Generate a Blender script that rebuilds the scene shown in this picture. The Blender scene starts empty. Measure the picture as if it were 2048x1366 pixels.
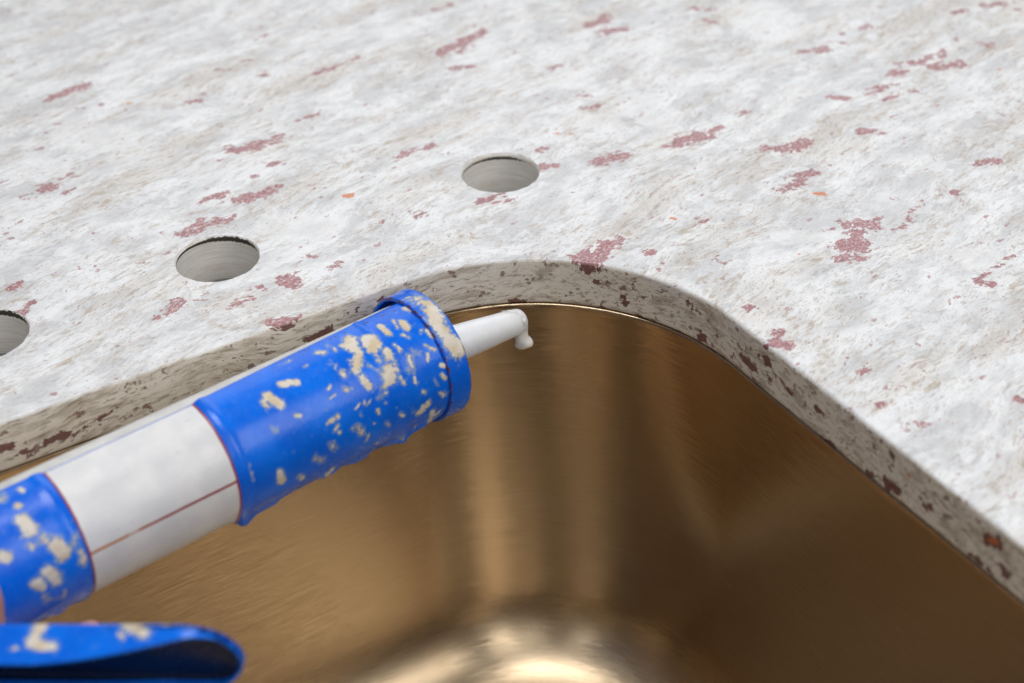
import bpy, bmesh, math, random
import numpy as np
from mathutils import Vector, Matrix
from mathutils.geometry import delaunay_2d_cdt
from math import radians, sin, cos, pi

random.seed(7); rng = np.random.default_rng(11)
S = 0.001                                   # geometry is written in millimetres
scene = bpy.context.scene

# ------------------------------------------------------------------ camera
# world frame: origin at the (virtual) back right corner of the sink cut-out, z = 0 on the stone top,
# +x along the back edge of the sink, +y towards the back of the worktop
CO = np.array([-326.94, -488.59, 361.87])
_p, _r, _th = 0.6324, -0.0360, 0.5223       # pitch down, roll, yaw of the sink to the view
FPX = 3152.7                                # focal length in pixels of a 2048 px wide picture
def _basis():
    fw = np.array([0, cos(_p), -sin(_p)]); r = np.array([1., 0, 0]); u = np.cross(r, fw)
    r2 = cos(_r)*r + sin(_r)*u; u2 = -sin(_r)*r + cos(_r)*u
    M = np.array([[cos(_th), sin(_th), 0], [-sin(_th), cos(_th), 0], [0, 0, 1.]])
    return M@r2, M@u2, M@fw
CR, CU, CF = _basis()
cd = bpy.data.cameras.new('camera'); cam = bpy.data.objects.new('camera', cd)
scene.collection.objects.link(cam); scene.camera = cam
cam.matrix_world = Matrix(((CR[0], CU[0], -CF[0], CO[0]*S), (CR[1], CU[1], -CF[1], CO[1]*S), (CR[2], CU[2], -CF[2], CO[2]*S), (0, 0, 0, 1)))
cd.sensor_width = 36; cd.lens = FPX/2048*36
cd.clip_start = 0.01; cd.clip_end = 50
cd.dof.use_dof = True; cd.dof.focus_distance = 0.650; cd.dof.aperture_fstop = 7.0

# ------------------------------------------------------------------ world and lamps (a workshop with a big window behind)
w = bpy.data.worlds.new('World'); scene.world = w; w.use_nodes = True
w.node_tree.nodes['Background'].inputs[0].default_value = (0.78, 0.74, 0.70, 1)
w.node_tree.nodes['Background'].inputs[1].default_value = 0.14
def area(name, loc, target, sx, sy, power, col):
    l = bpy.data.lights.new(name, 'AREA'); l.shape = 'RECTANGLE'; l.size = sx; l.size_y = sy; l.energy = power; l.color = col
    o = bpy.data.objects.new(name, l); scene.collection.objects.link(o)
    o.location = loc; o.rotation_euler = (Vector(target)-Vector(loc)).to_track_quat('-Z', 'Y').to_euler()
    return o
area('window_light', (0.92, 1.52, 1.28), (-0.05, 0, 0), 2.0, 1.4, 14, (0.95, 0.975, 1.0))
area('ceiling_light', (-0.2, 0.1, 1.9), (-0.1, 0, 0), 0.8, 0.8, 19, (1.0, 0.985, 0.965))
area('side_fill_light', (0.75, -1.35, 1.25), (-0.15, -0.1, -0.1), 0.9, 1.2, 13, (1.0, 0.965, 0.92))  # added fill lamp: brightens the steel back wall and the viewer's side
area('front_band_fill', (-0.52, -1.86, 1.45), (-0.15, -0.1, -0.1), 0.34, 1.4, 6.0, (1.0, 0.965, 0.92))  # added lamp, gives the broad bright band in the steel corner
area('thin_band_fill', (-1.05, -1.66, 1.45), (-0.15, -0.1, -0.1), 0.05, 1.4, 1.6, (1.0, 0.965, 0.92))  # added sliver of light for the thin glint in the steel
area('left_band_fill', (-1.71, -1.02, 1.45), (-0.15, -0.1, -0.1), 0.18, 1.4, 2.0, (1.0, 0.965, 0.92))  # added lamp for the second steel band, further right

vs = scene.view_settings
vs.view_transform = 'Standard'; vs.look = 'None'; vs.exposure = 0.0; vs.gamma = 1; vs.use_curve_mapping = False
scene.cycles.max_bounces = 10; scene.cycles.glossy_bounces = 8

# ------------------------------------------------------------------ helpers
def at(px, py, dep):                        # a point at a given distance in front of the camera (mm)
    return CO + dep*(CF + (px-1024)/FPX*CR - (py-683)/FPX*CU)
def ray(px, py):
    d = CF + (px-1024)/FPX*CR - (py-683)/FPX*CU
    return d/np.linalg.norm(d)
def on_top(px, py, z=0.0):
    d = ray(px, py); return CO + d*((z-CO[2])/d[2])
RC = 96.0                                   # corner radius of the cut-out
TH = 22.0                                   # stone thickness
def on_edge(px, py):                        # a point on the inner cut edge of the stone
    d = ray(px, py)
    q = CO[:2]+RC; a = d[:2]@d[:2]; b = 2*q@d[:2]; c = q@q-RC*RC
    t = (-b+math.sqrt(max(b*b-4*a*c, 0)))/2/a; p = CO+t*d
    if p[0] > -RC and p[1] > -RC: return p
    ty = -CO[1]/d[1]; tx = -CO[0]/d[0]
    return CO + d*min(ty, tx)

def mesh(name, verts, faces, mat=None, parent=None, smooth=True, scale=S):
    me = bpy.data.meshes.new(name)
    me.from_pydata([tuple(v) for v in (np.asarray(verts, float)*scale)], [], faces)
    me.update()
    if smooth: me.polygons.foreach_set('use_smooth', [True]*len(me.polygons))
    o = bpy.data.objects.new(name, me); scene.collection.objects.link(o)
    if mat: me.materials.append(mat)
    if parent: o.parent = parent
    return o
def attr(o, name, vals):
    a = o.data.attributes.new(name, 'FLOAT', 'POINT'); a.data.foreach_set('value', np.asarray(vals, np.float32))
def set_uv(o, uv):                          # uv per vertex
    l = o.data.uv_layers.new(name='UVMap'); n = len(o.data.loops)
    idx = np.empty(n, np.int32); o.data.loops.foreach_get('vertex_index', idx)
    l.data.foreach_set('uv', np.asarray(uv, np.float32)[idx].ravel())
def empty(name, loc=(0, 0, 0)):
    o = bpy.data.objects.new(name, None); scene.collection.objects.link(o); o.location = loc; o.empty_display_size = .02
    return o
def tag(o, label, cat, group=None):
    o['label'] = label; o['category'] = cat
    if group: o['group'] = group
def grid_faces(nu, nv, closed_u=False, closed_v=False, off=0, flip=False):
    f = []
    for i in range(nu if closed_u else nu-1):
        for j in range(nv if closed_v else nv-1):
            a = off+i*nv+j; b = off+((i+1) % nu)*nv+j; c = off+((i+1) % nu)*nv+(j+1) % nv; d = off+i*nv+(j+1) % nv
            f.append((a, d, c, b) if flip else (a, b, c, d))
    return f
# smooth value noise for modelling (numpy)
_perm = rng.random((64, 64, 64))
def vnoise(p):
    p = np.asarray(p, float); i = np.floor(p).astype(int); f = p-i; f = f*f*(3-2*f)
    r = 0
    for dx in (0, 1):
        for dy in (0, 1):
            for dz in (0, 1):
                wgt = (f[..., 0] if dx else 1-f[..., 0])*(f[..., 1] if dy else 1-f[..., 1])*(f[..., 2] if dz else 1-f[..., 2])
                r = r+wgt*_perm[(i[..., 0]+dx) % 64, (i[..., 1]+dy) % 64, (i[..., 2]+dz) % 64]
    return r
def fbm(p, oct=3):
    r = 0; a = 1; s = 0
    for k in range(oct): r = r+a*vnoise(np.asarray(p)*2**k+17*k); s += a; a *= .5
    return r/s

# ------------------------------------------------------------------ node helper
class NT:
    def __init__(s, name):
        s.m = bpy.data.materials.new(name); s.m.use_nodes = True; s.t = s.m.node_tree
        s.b = s.t.nodes['Principled BSDF']; s.out = s.t.nodes['Material Output']
    def n(s, ty, **kw):
        x = s.t.nodes.new(ty)
        for k, v in kw.items(): setattr(x, k, v)
        return x
    def put(s, sock, v):
        if v is None: return
        if hasattr(v, 'is_output'): s.t.links.new(v, sock)
        else:
            try: sock.default_value = v
            except Exception: sock.default_value = (*v, 1)
    def math(s, op, a, b=None, c=None, clamp=False):
        x = s.n('ShaderNodeMath', operation=op, use_clamp=clamp)
        for i, v in enumerate((a, b, c)): s.put(x.inputs[i], v) if v is not None else None
        return x.outputs[0]
    def vmath(s, op, a, b=None):
        x = s.n('ShaderNodeVectorMath', operation=op); s.put(x.inputs[0], a)
        if b is not None: s.put(x.inputs[3] if op == 'SCALE' else x.inputs[1], b)
        return x.outputs[1] if op in ('LENGTH', 'DOT_PRODUCT') else x.outputs[0]
    def noise(s, vec, scale, detail=3, rough=.55, dist=0, col=False):
        x = s.n('ShaderNodeTexNoise'); s.put(x.inputs['Vector'], vec)
        x.inputs['Scale'].default_value = scale; x.inputs['Detail'].default_value = detail
        x.inputs['Roughness'].default_value = rough; x.inputs['Distortion'].default_value = dist
        return x.outputs['Color' if col else 'Fac']
    def voro(s, vec, scale, out='Distance', feature='F1'):
        x = s.n('ShaderNodeTexVoronoi', feature=feature); s.put(x.inputs['Vector'], vec); x.inputs['Scale'].default_value = scale
        return x.outputs[out]
    def ramp(s, f, lo, hi, a=0., b=1.):
        x = s.n('ShaderNodeMapRange', interpolation_type='SMOOTHSTEP'); s.put(x.inputs[0], f)
        for i, v in enumerate((lo, hi, a, b)): s.put(x.inputs[i+1], v)
        return x.outputs[0]
    def mix(s, f, a, b, blend='MIX'):
        x = s.n('ShaderNodeMix', data_type='RGBA', blend_type=blend); s.put(x.inputs[0], f)
        for i, v in ((6, a), (7, b)): s.put(x.inputs[i], (*v, 1) if isinstance(v, tuple) and len(v) == 3 else v)
        return x.outputs[2]
    def attr(s, name):
        x = s.n('ShaderNodeAttribute', attribute_name=name); return x.outputs['Fac']
    def obj(s):
        return s.vmath('SCALE', s.n('ShaderNodeTexCoord').outputs['Object'], 1000.0)   # object coordinates in mm
    def mapping(s, v, loc=(0, 0, 0), rot=(0, 0, 0), sc=(1, 1, 1)):
        x = s.n('ShaderNodeMapping'); s.put(x.inputs[0], v); x.inputs[1].default_value = loc; x.inputs[2].default_value = rot; x.inputs[3].default_value = sc
        return x.outputs[0]
    def bump(s, h, strength, dist=.0005, normal=None):
        x = s.n('ShaderNodeBump'); s.put(x.inputs['Height'], h); x.inputs['Strength'].default_value = strength; x.inputs['Distance'].default_value = dist
        if normal is not None: s.put(x.inputs['Normal'], normal)
        return x.outputs[0]
    def set(s, **kw):
        for k, v in kw.items():
            s.put(s.b.inputs[k.replace('_', ' ')], (*v, 1) if isinstance(v, tuple) and len(v) == 3 and 'olor' in k else v)
        return s.m

# ------------------------------------------------------------------ materials
def granite():
    g = NT('granite'); P0 = g.obj()
    w1 = g.vmath('SCALE', g.vmath('SUBTRACT', g.noise(P0, .012, 1, col=True), (.5, .5, .5)), 26.)
    w2 = g.vmath('SCALE', g.vmath('SUBTRACT', g.noise(P0, .06, 2, .6, col=True), (.5, .5, .5)), 4.0)
    P = g.vmath('ADD', P0, g.vmath('ADD', w1, w2))
    R = g.mapping(P, rot=(0, 0, radians(-13)))
    Sx = g.mapping(R, sc=(.25, 1, 1.5))              # drawn out along the flow of the stone
    Sm = g.mapping(R, loc=(40, 90, 10), sc=(.42, 1, 1.3))
    cut = g.attr('cut')
    # cool white ground with grains of different milkiness
    grain = g.n('ShaderNodeSeparateColor'); g.put(grain.inputs[0], g.voro(g.mapping(g.vmath('ADD', P, g.vmath('SCALE', g.noise(P, .5, 2, col=True), 2.5)), sc=(.6, 1, 1)), .20, 'Color'))
    base = g.mix(g.ramp(g.noise(Sm, .07, 4, .62), .38, .60), (.60, .62, .655), (.82, .85, .89))
    base = g.mix(g.ramp(grain.outputs[0], .35, 1., 0, .55), base, (.87, .90, .945))
    base = g.mix(g.ramp(grain.outputs[1], .60, 1., 0, .38), base, (.62, .64, .68))
    # broad beige and smoky bands
    b1 = g.noise(g.mapping(Sm, loc=(11, 211, 5), sc=(.6, 1, 1)), .05, 4, .62)
    base = g.mix(g.ramp(b1, .46, .72, 0, .50), base, (.60, .545, .48))
    b2 = g.noise(g.mapping(Sm, loc=(300, 20, 7), sc=(.7, 1, 1)), .06, 4, .65)
    base = g.mix(g.ramp(b2, .50, .74, 0, .45), base, (.50, .51, .535))
    # short wavy strokes of tan and grey mica
    k1 = g.ramp(b1, .34, .62, .16, .70); k2 = g.ramp(b2, .36, .64, .14, .62)
    v1 = g.ramp(g.noise(g.mapping(Sx, loc=(70, 1, 3)), .36, 5, .66), .53, .64)
    base = g.mix(g.math('MULTIPLY', v1, k1), base, (.43, .345, .26))
    v2 = g.ramp(g.noise(g.mapping(Sx, loc=(7, 61, 3)), .50, 4, .66), .54, .64)
    base = g.mix(g.math('MULTIPLY', v2, k2), base, (.40, .40, .41))
    v3 = g.ramp(g.noise(g.mapping(Sx, loc=(27, 6, 8)), 1.25, 3, .7), .555, .635)
    base = g.mix(g.math('MULTIPLY', v3, g.math('MAXIMUM', k1, k2)), base, (.36, .28, .21))
    v4 = g.ramp(g.noise(g.mapping(Sx, loc=(90, 16, 8)), .8, 3, .7), .58, .66)
    base = g.mix(g.math('MULTIPLY', v4, .18), base, (.88, .905, .94))
    # small mineral specks
    spn = g.n('ShaderNodeSeparateColor'); g.put(spn.inputs[0], g.noise(g.mapping(R, loc=(3, 9, 2), sc=(.55, 1, 1)), .62, 4, .7, col=True))
    base = g.mix(g.ramp(spn.outputs[0], .665, .71, 0, .75), base, (.20, .185, .165))
    base = g.mix(g.ramp(spn.outputs[1], .69, .73, 0, .75), base, (.45, .22, .10))
    # cutting across the layers shows more of the dark mica
    base = g.mix(g.math('MULTIPLY', cut, .80), base, (.92, .86, .75))
    Sc = g.mapping(R, loc=(5, 5, 3), sc=(.13, .42, 1.))
    c1 = g.ramp(g.noise(Sc, .26, 5, .72), .46, .62)
    base = g.mix(g.math('MULTIPLY', g.math('MULTIPLY', cut, c1), .58), base, (.36, .285, .195))
    c2 = g.ramp(g.noise(g.mapping(Sc, loc=(35, 8, 3)), .85, 4, .72), .545, .635)
    base = g.mix(g.math('MULTIPLY', g.math('MULTIPLY', cut, c2), .66), base, (.15, .105, .065))
    # clear quartz lenses
    q = g.ramp(g.math('ADD', g.attr('quartz'), g.math('MULTIPLY_ADD', spn.outputs[2], .6, -.3)), .42, .52)
    base = g.mix(g.math('MULTIPLY', q, .42), base, (.85, .865, .89))
    # garnet clusters: ragged, broken up by pale and dark grains
    gn = g.n('ShaderNodeSeparateColor'); g.put(gn.inputs[0], g.noise(g.mapping(R, sc=(.55, 1, 1)), .42, 5, .74, col=True))
    gc = g.n('ShaderNodeSeparateColor'); g.put(gc.inputs[0], g.voro(g.mapping(R, sc=(.7, 1, 1)), .62, 'Color'))
    gz = g.math('ADD', g.math('MULTIPLY_ADD', g.noise(g.mapping(R, loc=(2, 7, 1), sc=(.6, 1, 1)), .20, 4, .62), 2.6, -1.3), g.math('MULTIPLY_ADD', gc.outputs[0], .55, -.30))
    ga = g.math('MULTIPLY', g.ramp(g.math('ADD', g.attr('garnet'), gz), .32, .50), g.ramp(g.attr('garnet'), .04, .16))
    stray = g.ramp(g.math('ADD', gz, g.math('MULTIPLY', cut, .12)), .50, .54)
    ga = g.math('MAXIMUM', ga, g.math('MULTIPLY', stray, .8))
    fn = g.n('ShaderNodeSeparateColor'); g.put(fn.inputs[0], g.noise(g.mapping(R, loc=(9, 4, 4), sc=(.6, 1, 1)), 1.05, 3, .65, col=True))
    gcol = g.mix(g.ramp(fn.outputs[0], .38, .62), (.25, .065, .08), (.47, .20, .23))
    gcol = g.mix(g.ramp(fn.outputs[1], .56, .65, 0, .85), gcol, (.17, .10, .075))
    gcol = g.mix(g.ramp(fn.outputs[2], .55, .64, 0, .85), gcol, (.74, .68, .67))
    gcol = g.mix(g.math('MULTIPLY', cut, .86), gcol, (.115, .018, .016))
    base = g.mix(g.math('MULTIPLY', ga, .90), base, gcol)
    og = g.ramp(g.math('ADD', g.attr('rust'), g.math('MULTIPLY_ADD', gn.outputs[1], 1.6, -.8)), .40, .5)
    base = g.mix(g.math('MULTIPLY', og, .9), base, g.mix(fn.outputs[0], (.55, .09, .02), (.75, .30, .10)))
    g.set(Base_Color=base, Roughness=g.ramp(b1, .3, .7, .26, .40))
    g.b.inputs['Specular IOR Level'].default_value = .45
    return g.m
def drilled():
    g = NT('drilled_stone'); u = g.n('ShaderNodeUVMap').outputs[0]      # u = arc length mm, v = depth mm
    ln = g.noise(g.mapping(u, sc=(.035, 1.1, 1)), 1.0, 5, .7)
    b = g.mix(g.ramp(ln, .35, .68), (.78, .77, .745), (.95, .945, .93))
    b = g.mix(g.ramp(g.noise(g.mapping(u, sc=(.05, .16, 1)), 1, 3), .5, .75, 0, .5), b, (.74, .65, .52))
    b = g.mix(g.ramp(g.noise(u, .5, 4, .65), .62, .72, 0, .45), b, (.42, .40, .37))
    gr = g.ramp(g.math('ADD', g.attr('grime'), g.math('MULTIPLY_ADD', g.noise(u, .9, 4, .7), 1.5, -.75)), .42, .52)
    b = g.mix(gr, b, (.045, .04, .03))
    return g.set(Base_Color=b, Roughness=.62, Normal=g.bump(ln, .5, .0006))
def steel():
    g = NT('brushed_steel'); u = g.n('ShaderNodeUVMap').outputs[0]      # u along the brushing, v across it, in mm
    uw = g.vmath('ADD', u, g.vmath('SCALE', g.vmath('SUBTRACT', g.noise(u, .02, 2, col=True), (.5, .5, .5)), 6.))
    f1 = g.noise(g.mapping(uw, sc=(.05, 3.4, 1)), 1, 3, .6)
    f2 = g.noise(g.mapping(uw, loc=(7, 3, 0), sc=(.11, 6.5, 1)), 1, 2, .5)
    f3 = g.noise(g.mapping(uw, loc=(17, 31, 0), sc=(.05, 2.8, 1)), 1, 3, .65)
    ln = g.math('ADD', g.math('MULTIPLY', f1, .5), g.math('MULTIPLY', f2, .5))
    col = g.mix(g.ramp(ln, .36, .64), (.50, .39, .262), (.60, .485, .345))
    col = g.mix(g.ramp(g.noise(u, .012, 3), .35, .7, 0, .30), col, (.53, .405, .265))
    hair = g.ramp(g.noise(g.mapping(uw, loc=(3, 77, 0), sc=(.035, 2.1, 1)), 1, 2, .5), .66, .76, 0, .40)
    col = g.mix(hair, col, (.82, .73, .60))
    tn = g.n('ShaderNodeTangent', direction_type='UV_MAP', uv_map='UVMap').outputs[0]
    # every brush stroke leans a little to one side
    ge = g.n('ShaderNodeNewGeometry').outputs['Normal']
    lean = g.vmath('SCALE', tn, g.math('MULTIPLY_ADD', f3, .28, -.14))
    nn = g.vmath('NORMALIZE', g.vmath('ADD', ge, lean))
    g.set(Base_Color=col, Metallic=1., Roughness=g.math('ADD', g.ramp(ln, .3, .7, .19, .27), g.math('MULTIPLY', g.attr('floor'), .08)), Normal=g.bump(ln, .10, .0002, nn), Tangent=tn)
    g.b.inputs['Anisotropic'].default_value = .75; g.b.inputs['Anisotropic Rotation'].default_value = .25
    return g.m
def blue_paint(name='blue_paint', rust=True):
    g = NT(name); P = g.obj()
    b = g.mix(g.ramp(g.noise(P, .05, 3), .35, .7), (.0005, .135, .80), (.001, .18, .93))
    b = g.mix(g.ramp(g.noise(P, .6, 5, .7), .60, .75, 0, .30), b, (.05, .22, .55))
    rough = .33
    nse = g.noise(P, .50, 5, .70)
    f = g.math('ADD', g.attr('splat'), g.math('MULTIPLY_ADD', nse, 1.7, -.85))
    film = g.ramp(f, .14, .55, 0, .72)
    b = g.mix(film, b, (.27, .36, .47))
    th = g.ramp(f, .52, .66)
    cr = g.mix(g.ramp(g.noise(P, .16, 4), .38, .66), (.74, .70, .64), (.65, .53, .36))
    cr = g.mix(g.ramp(g.noise(P, .8, 3), .62, .74, 0, .6), cr, (.33, .27, .2))
    b = g.mix(th, b, cr)
    b = g.mix(g.ramp(g.attr('inner_shade'), .05, .55, 0, .95), b, (.006, .010, .022))      # shade inside the levers, painted into the blue
    ru = g.ramp(g.math('ADD', g.attr('rust'), g.math('MULTIPLY_ADD', g.noise(g.mapping(P, loc=(8, 8, 8)), .5, 5, .7), 1.6, -.8)), .40, .52)
    b = g.mix(ru, b, g.mix(g.noise(P, .7, 3), (.05, .018, .01), (.20, .065, .02)))
    ro = g.math('ADD', g.math('MULTIPLY', th, .32), g.ramp(g.noise(P, .3, 4), .3, .7, .20, .32))
    ro = g.math('ADD', ro, g.math('MULTIPLY', ru, .25), clamp=True)
    g.b.inputs['Specular IOR Level'].default_value = .38
    g.set(Base_Color=b, Roughness=ro, Normal=g.bump(g.math('ADD', g.math('MULTIPLY', th, 1.), g.math('MULTIPLY', g.noise(P, .9, 3), .25)), .35, .0006))
    return g.m
def plain(name, col, rough=.5, **kw):
    g = NT(name); P = g.obj()
    b = g.mix(g.ramp(g.noise(P, .12, 4, .6), .35, .7), tuple(c*.88 for c in col), tuple(min(c*1.06, 1) for c in col))
    g.set(Base_Color=b, Roughness=rough, Normal=g.bump(g.noise(P, .6, 3), .08, .0004))
    for k, v in kw.items(): g.b.inputs[k.replace('_', ' ')].default_value = v
    return g.m
def waxy(name, col, rough, sss, rad):
    g = NT(name); P = g.obj()
    b = g.mix(g.ramp(g.noise(P, .25, 3), .3, .7), tuple(c*.94 for c in col), col)
    g.set(Base_Color=b, Roughness=rough, Normal=g.bump(g.noise(P, .5, 3), .18, .0005))
    g.b.inputs['Subsurface Weight'].default_value = sss; g.b.inputs['Subsurface Radius'].default_value = (1, .95, .85)
    g.b.inputs['Subsurface Scale'].default_value = rad; g.b.inputs['Specular IOR Level'].default_value = .5
    return g.m
def label_mat():
    g = NT('printed_label'); u = g.n('ShaderNodeUVMap').outputs[0]     # u = mm from the left border, v = mm from the upper edge
    s = g.n('ShaderNodeSeparateXYZ'); g.put(s.inputs[0], u); x, v = s.outputs[0], s.outputs[1]
    L = LABEL_LEN
    b = g.mix(g.ramp(g.noise(u, .08, 4), .35, .7), (.70, .72, .76), (.80, .81, .83))
    b = g.mix(g.ramp(g.noise(g.mapping(u, sc=(.05, 1, 1)), .5, 3), .55, .75, 0, .3), b, (.64, .66, .69))
    # faint worn lines of small print, too rubbed to read
    row = g.ramp(g.math('ABSOLUTE', g.math('SUBTRACT', g.math('FRACT', g.math('MULTIPLY', v, .40)), .5)), .20, .12)
    word = g.ramp(g.noise(g.mapping(u, sc=(.8, .40, 1)), 1., 2, .8), .50, .56)
    wear = g.ramp(g.noise(u, .10, 3), .52, .68)
    b = g.mix(g.math('MULTIPLY', g.math('MULTIPLY', row, word), g.math('MULTIPLY', wear, .28)), b, (.35, .36, .40))
    red = (.30, .018, .02)
    wob = g.math('MULTIPLY_ADD', g.noise(u, .25, 3), .5, -.25)
    xx = g.math('ADD', x, wob)
    e1 = g.ramp(xx, 1.0, .55); e2 = g.ramp(xx, L-1.0, L-.55)
    ln = g.ramp(g.math('ABSOLUTE', g.math('SUBTRACT', g.math('ADD', v, g.math('MULTIPLY', wob, .6)), LABEL_LINE)), .62, .38)
    gap = g.ramp(g.math('ABSOLUTE', g.math('SUBTRACT', x, 17.)), 1.2, 2.6)
    ln = g.math('MULTIPLY', ln, g.math('MULTIPLY_ADD', gap, .45, .55))
    lcol = g.mix(g.ramp(x, 12, 30), (.50, .17, .03), red)
    b = g.mix(ln, b, lcol)
    b = g.mix(g.math('MAXIMUM', e1, e2), b, red)
    return g.set(Base_Color=b, Roughness=.38)

M_granite = granite(); M_drill = drilled(); M_steel = steel(); M_blue = blue_paint()

# ------------------------------------------------------------------ mineral fields of the stone
# garnet clusters: (px0, py0, px1, py1, half width mm, strength) read off the worktop, then turned into points on it
GARNET = [(100,198,175,168,3,1),(160,217,222,205,1,.7),(92,265,130,243,.9,.7),(375,207,400,200,2,.9),(465,300,540,285,3.6,1.1),(540,280,558,270,1.8,.9),
(432,322,445,318,1,.7),(540,330,558,328,2,1),(500,355,510,353,1.4,.9),(85,378,115,370,3,1.05),(120,360,148,352,1.8,.9),(125,388,155,378,1,.8),(45,395,75,385,1.4,.55),
(405,402,445,392,2.6,.8),(490,398,540,383,3.6,1),(545,380,560,372,1.4,.8),(450,405,470,398,1.2,.7),(372,468,410,445,3.2,1.05),(410,448,455,438,2.8,1),
(575,250,645,223,.9,.65),(635,145,680,130,2,.9),(680,130,722,113,1.3,.85),(495,152,535,150,1.3,.75),(485,122,500,120,1.3,.7),(432,140,460,137,1.3,.6),(505,55,525,50,1.6,.5),(515,78,530,72,2.2,.8),
(885,105,930,85,4.4,1.05),(930,85,970,62,2.6,.95),(910,138,940,132,2.4,.9),(865,18,905,8,2,.55),(1080,150,1115,133,1.9,.85),(1170,215,1195,213,2,.95),(1155,193,1180,190,1.3,.8),
(1180,50,1215,35,3.6,.85),(1210,62,1245,58,3.6,.95),(795,315,830,303,2.6,.9),(830,303,865,290,1.8,.85),(1075,300,1085,297,2,.95),(1058,310,1066,307,1.3,.8),(1085,335,1105,332,2.6,.9),
(965,403,1010,398,2.6,.85),(990,392,1010,388,1.6,.8),(1200,320,1245,312,3.6,.95),(1203,332,1215,328,1.6,.75),(1335,293,1337,293,1.9,1),(1360,283,1405,272,4.4,1.15),(1405,272,1420,268,2,.9),
(1430,258,1450,250,1.9,.95),(1480,232,1500,222,1.4,.85),(1425,240,1432,238,1.3,.9),(1530,295,1570,298,2.1,1),(1570,297,1612,287,3.5,1.05),(1555,380,1585,370,2.7,.95),(1590,370,1605,360,2.7,1),
(1605,350,1625,345,2.6,1),(1560,355,1580,350,1.4,.8),(1405,440,1407,440,1.7,1),(1613,443,1620,440,1.0,.8),(1175,518,1210,498,4.6,1.15),(1210,495,1235,478,3.3,.95),(1300,505,1308,503,1.8,.95),
(1425,510,1427,510,1.2,.8),(1425,518,1427,518,1.2,.8),(1690,450,1700,445,2.4,1),(1688,490,1720,492,4.6,1.1),(1710,470,1735,450,3.8,1),(1680,517,1710,515,3,.9),(1740,450,1770,425,1,.6),
(1795,460,1820,440,1.8,.8),(1820,430,1850,395,1.2,.6),(1908,386,1914,382,1.4,.8),(1945,330,1975,322,2.1,.95),(1975,322,2000,322,2.1,.95),(1720,262,1750,265,2.6,.75),(1670,250,1673,250,1.8,1),
(1665,193,1690,198,2.4,.95),(1740,185,1770,175,3.1,1),(1790,170,1793,169,1.5,.8),(1765,200,1790,192,1.7,.9),(1830,182,1833,182,1.5,.8),(1785,148,1810,143,2.8,1),(1800,135,1880,105,3.2,.7),(1870,135,1920,128,3.4,1),
(1610,105,1650,98,3.4,.75),(1665,85,1690,85,2,.9),(1680,68,1683,67,1.7,.9),(1715,62,1740,50,2,.9),(1970,90,1975,92,3.4,.75),(1915,78,1917,78,1.6,.9),(1910,25,1925,20,2.3,1),(1970,12,2000,5,2.4,1),(2035,20,2037,20,1.9,.9),
(1390,18,1425,20,1.8,.85),(1415,42,1430,43,2.2,.9),(616,510,632,516,1.8,.9),(673,526,675,526,1.7,1),(676,531,678,531,1.6,1),(661,534,663,534,1.5,1),(566,553,572,551,1.9,1),(592,545,596,544,1.5,.9),(572,567,588,566,3.4,.9),(520,574,530,576,1.4,.7),
(340,622,360,603,2.5,1),(310,635,314,634,1.4,.8),(465,607,500,598,1.7,.75),(20,576,45,566,1.6,.9),(34,582,38,578,1.8,.95),(925,466,942,463,1.1,.8),(838,432,850,425,2,.8),(758,445,768,441,1.3,.8),
(1550,686,1572,690,3,1.05),(1553,664,1558,666,1.7,1),(1498,615,1503,615,1.6,.9),(1498,624,1501,624,1.2,.8),(1722,741,1730,740,1.6,.95),(1758,808,1766,808,1.9,1.05),(1843,848,1848,848,1.3,.95),(2033,798,2042,800,1.9,1),
(1958,562,1962,560,1.9,1),(1978,570,1986,570,2.2,1),(1985,540,2025,507,1.0,.7),(1970,555,1980,548,1.2,.8),(545,645,575,640,2.8,1.05),(590,636,597,632,1.2,.9),(765,610,778,600,.8,.5),(1140,512,1152,511,1.0,.8),(600,625,640,608,1.,.5),
(1660,460,1750,440,1,.35),(1340,300,1460,240,1.2,.3),(60,400,160,360,1.,.3)]
EDGE_G = [(1030,605,1042,604,2.2,1.1),(1190,562,1194,563,1.2,1),(1213,563,1216,567,1.5,1.05),(1240,593,1246,594,1.4,1.1),(1248,607,1254,606,1.2,1),(1201,612,1204,614,.9,1),(1276,633,1281,634,1.1,1),(1376,608,1378,610,1.6,1.05),
(1396,674,1407,677,1.8,1.05),(1408,700,1428,712,2.0,1.1),(1486,718,1506,734,2.2,1.1),(1530,720,1535,727,2.1,1.1),(1536,752,1541,760,1.1,1),(1576,782,1585,788,1.1,1),(1630,812,1645,830,1.2,1),(1640,875,1665,893,1.6,1),(1785,908,1788,912,2,1),
(1774,966,1792,982,2.0,1.1),(1852,1011,1860,1014,1.8,1.1),(2001,1130,2010,1150,1.6,1),(1945,1112,1980,1142,1.4,1),(1748,892,1750,895,1.3,1),(1735,945,1750,955,1.3,1),(620,674,655,664,2.9,1.15),(762,600,766,598,1,1),(712,619,717,617,1,1),
(96,882,132,866,1.7,1.05),(170,852,228,820,1.0,.9),(0,897,24,892,1.8,1.05),(42,905,52,900,1.0,.9),(20,915,60,900,.8,.7),(1400,660,1404,662,1,.9),(1978,1082,1994,1083,2.4,1.1),(1515,708,1520,712,1.1,.9)]
RUST = [(258,206,262,206,1.0,.9),(692,391,702,390,1.7,1.05),(1344,437,1349,438,1.1,1.05),(1632,387,1648,388,1.3,1.05),(1113,268,1118,268,.9,.9),(1140,268,1143,268,.9,.9),(235,584,238,584,.8,.9),(2030,20,2033,20,.8,.8),(1700,75,1703,75,.7,.8),(1595,507,1598,507,.7,.9),(1995,138,2000,138,.9,.8)]
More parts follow.
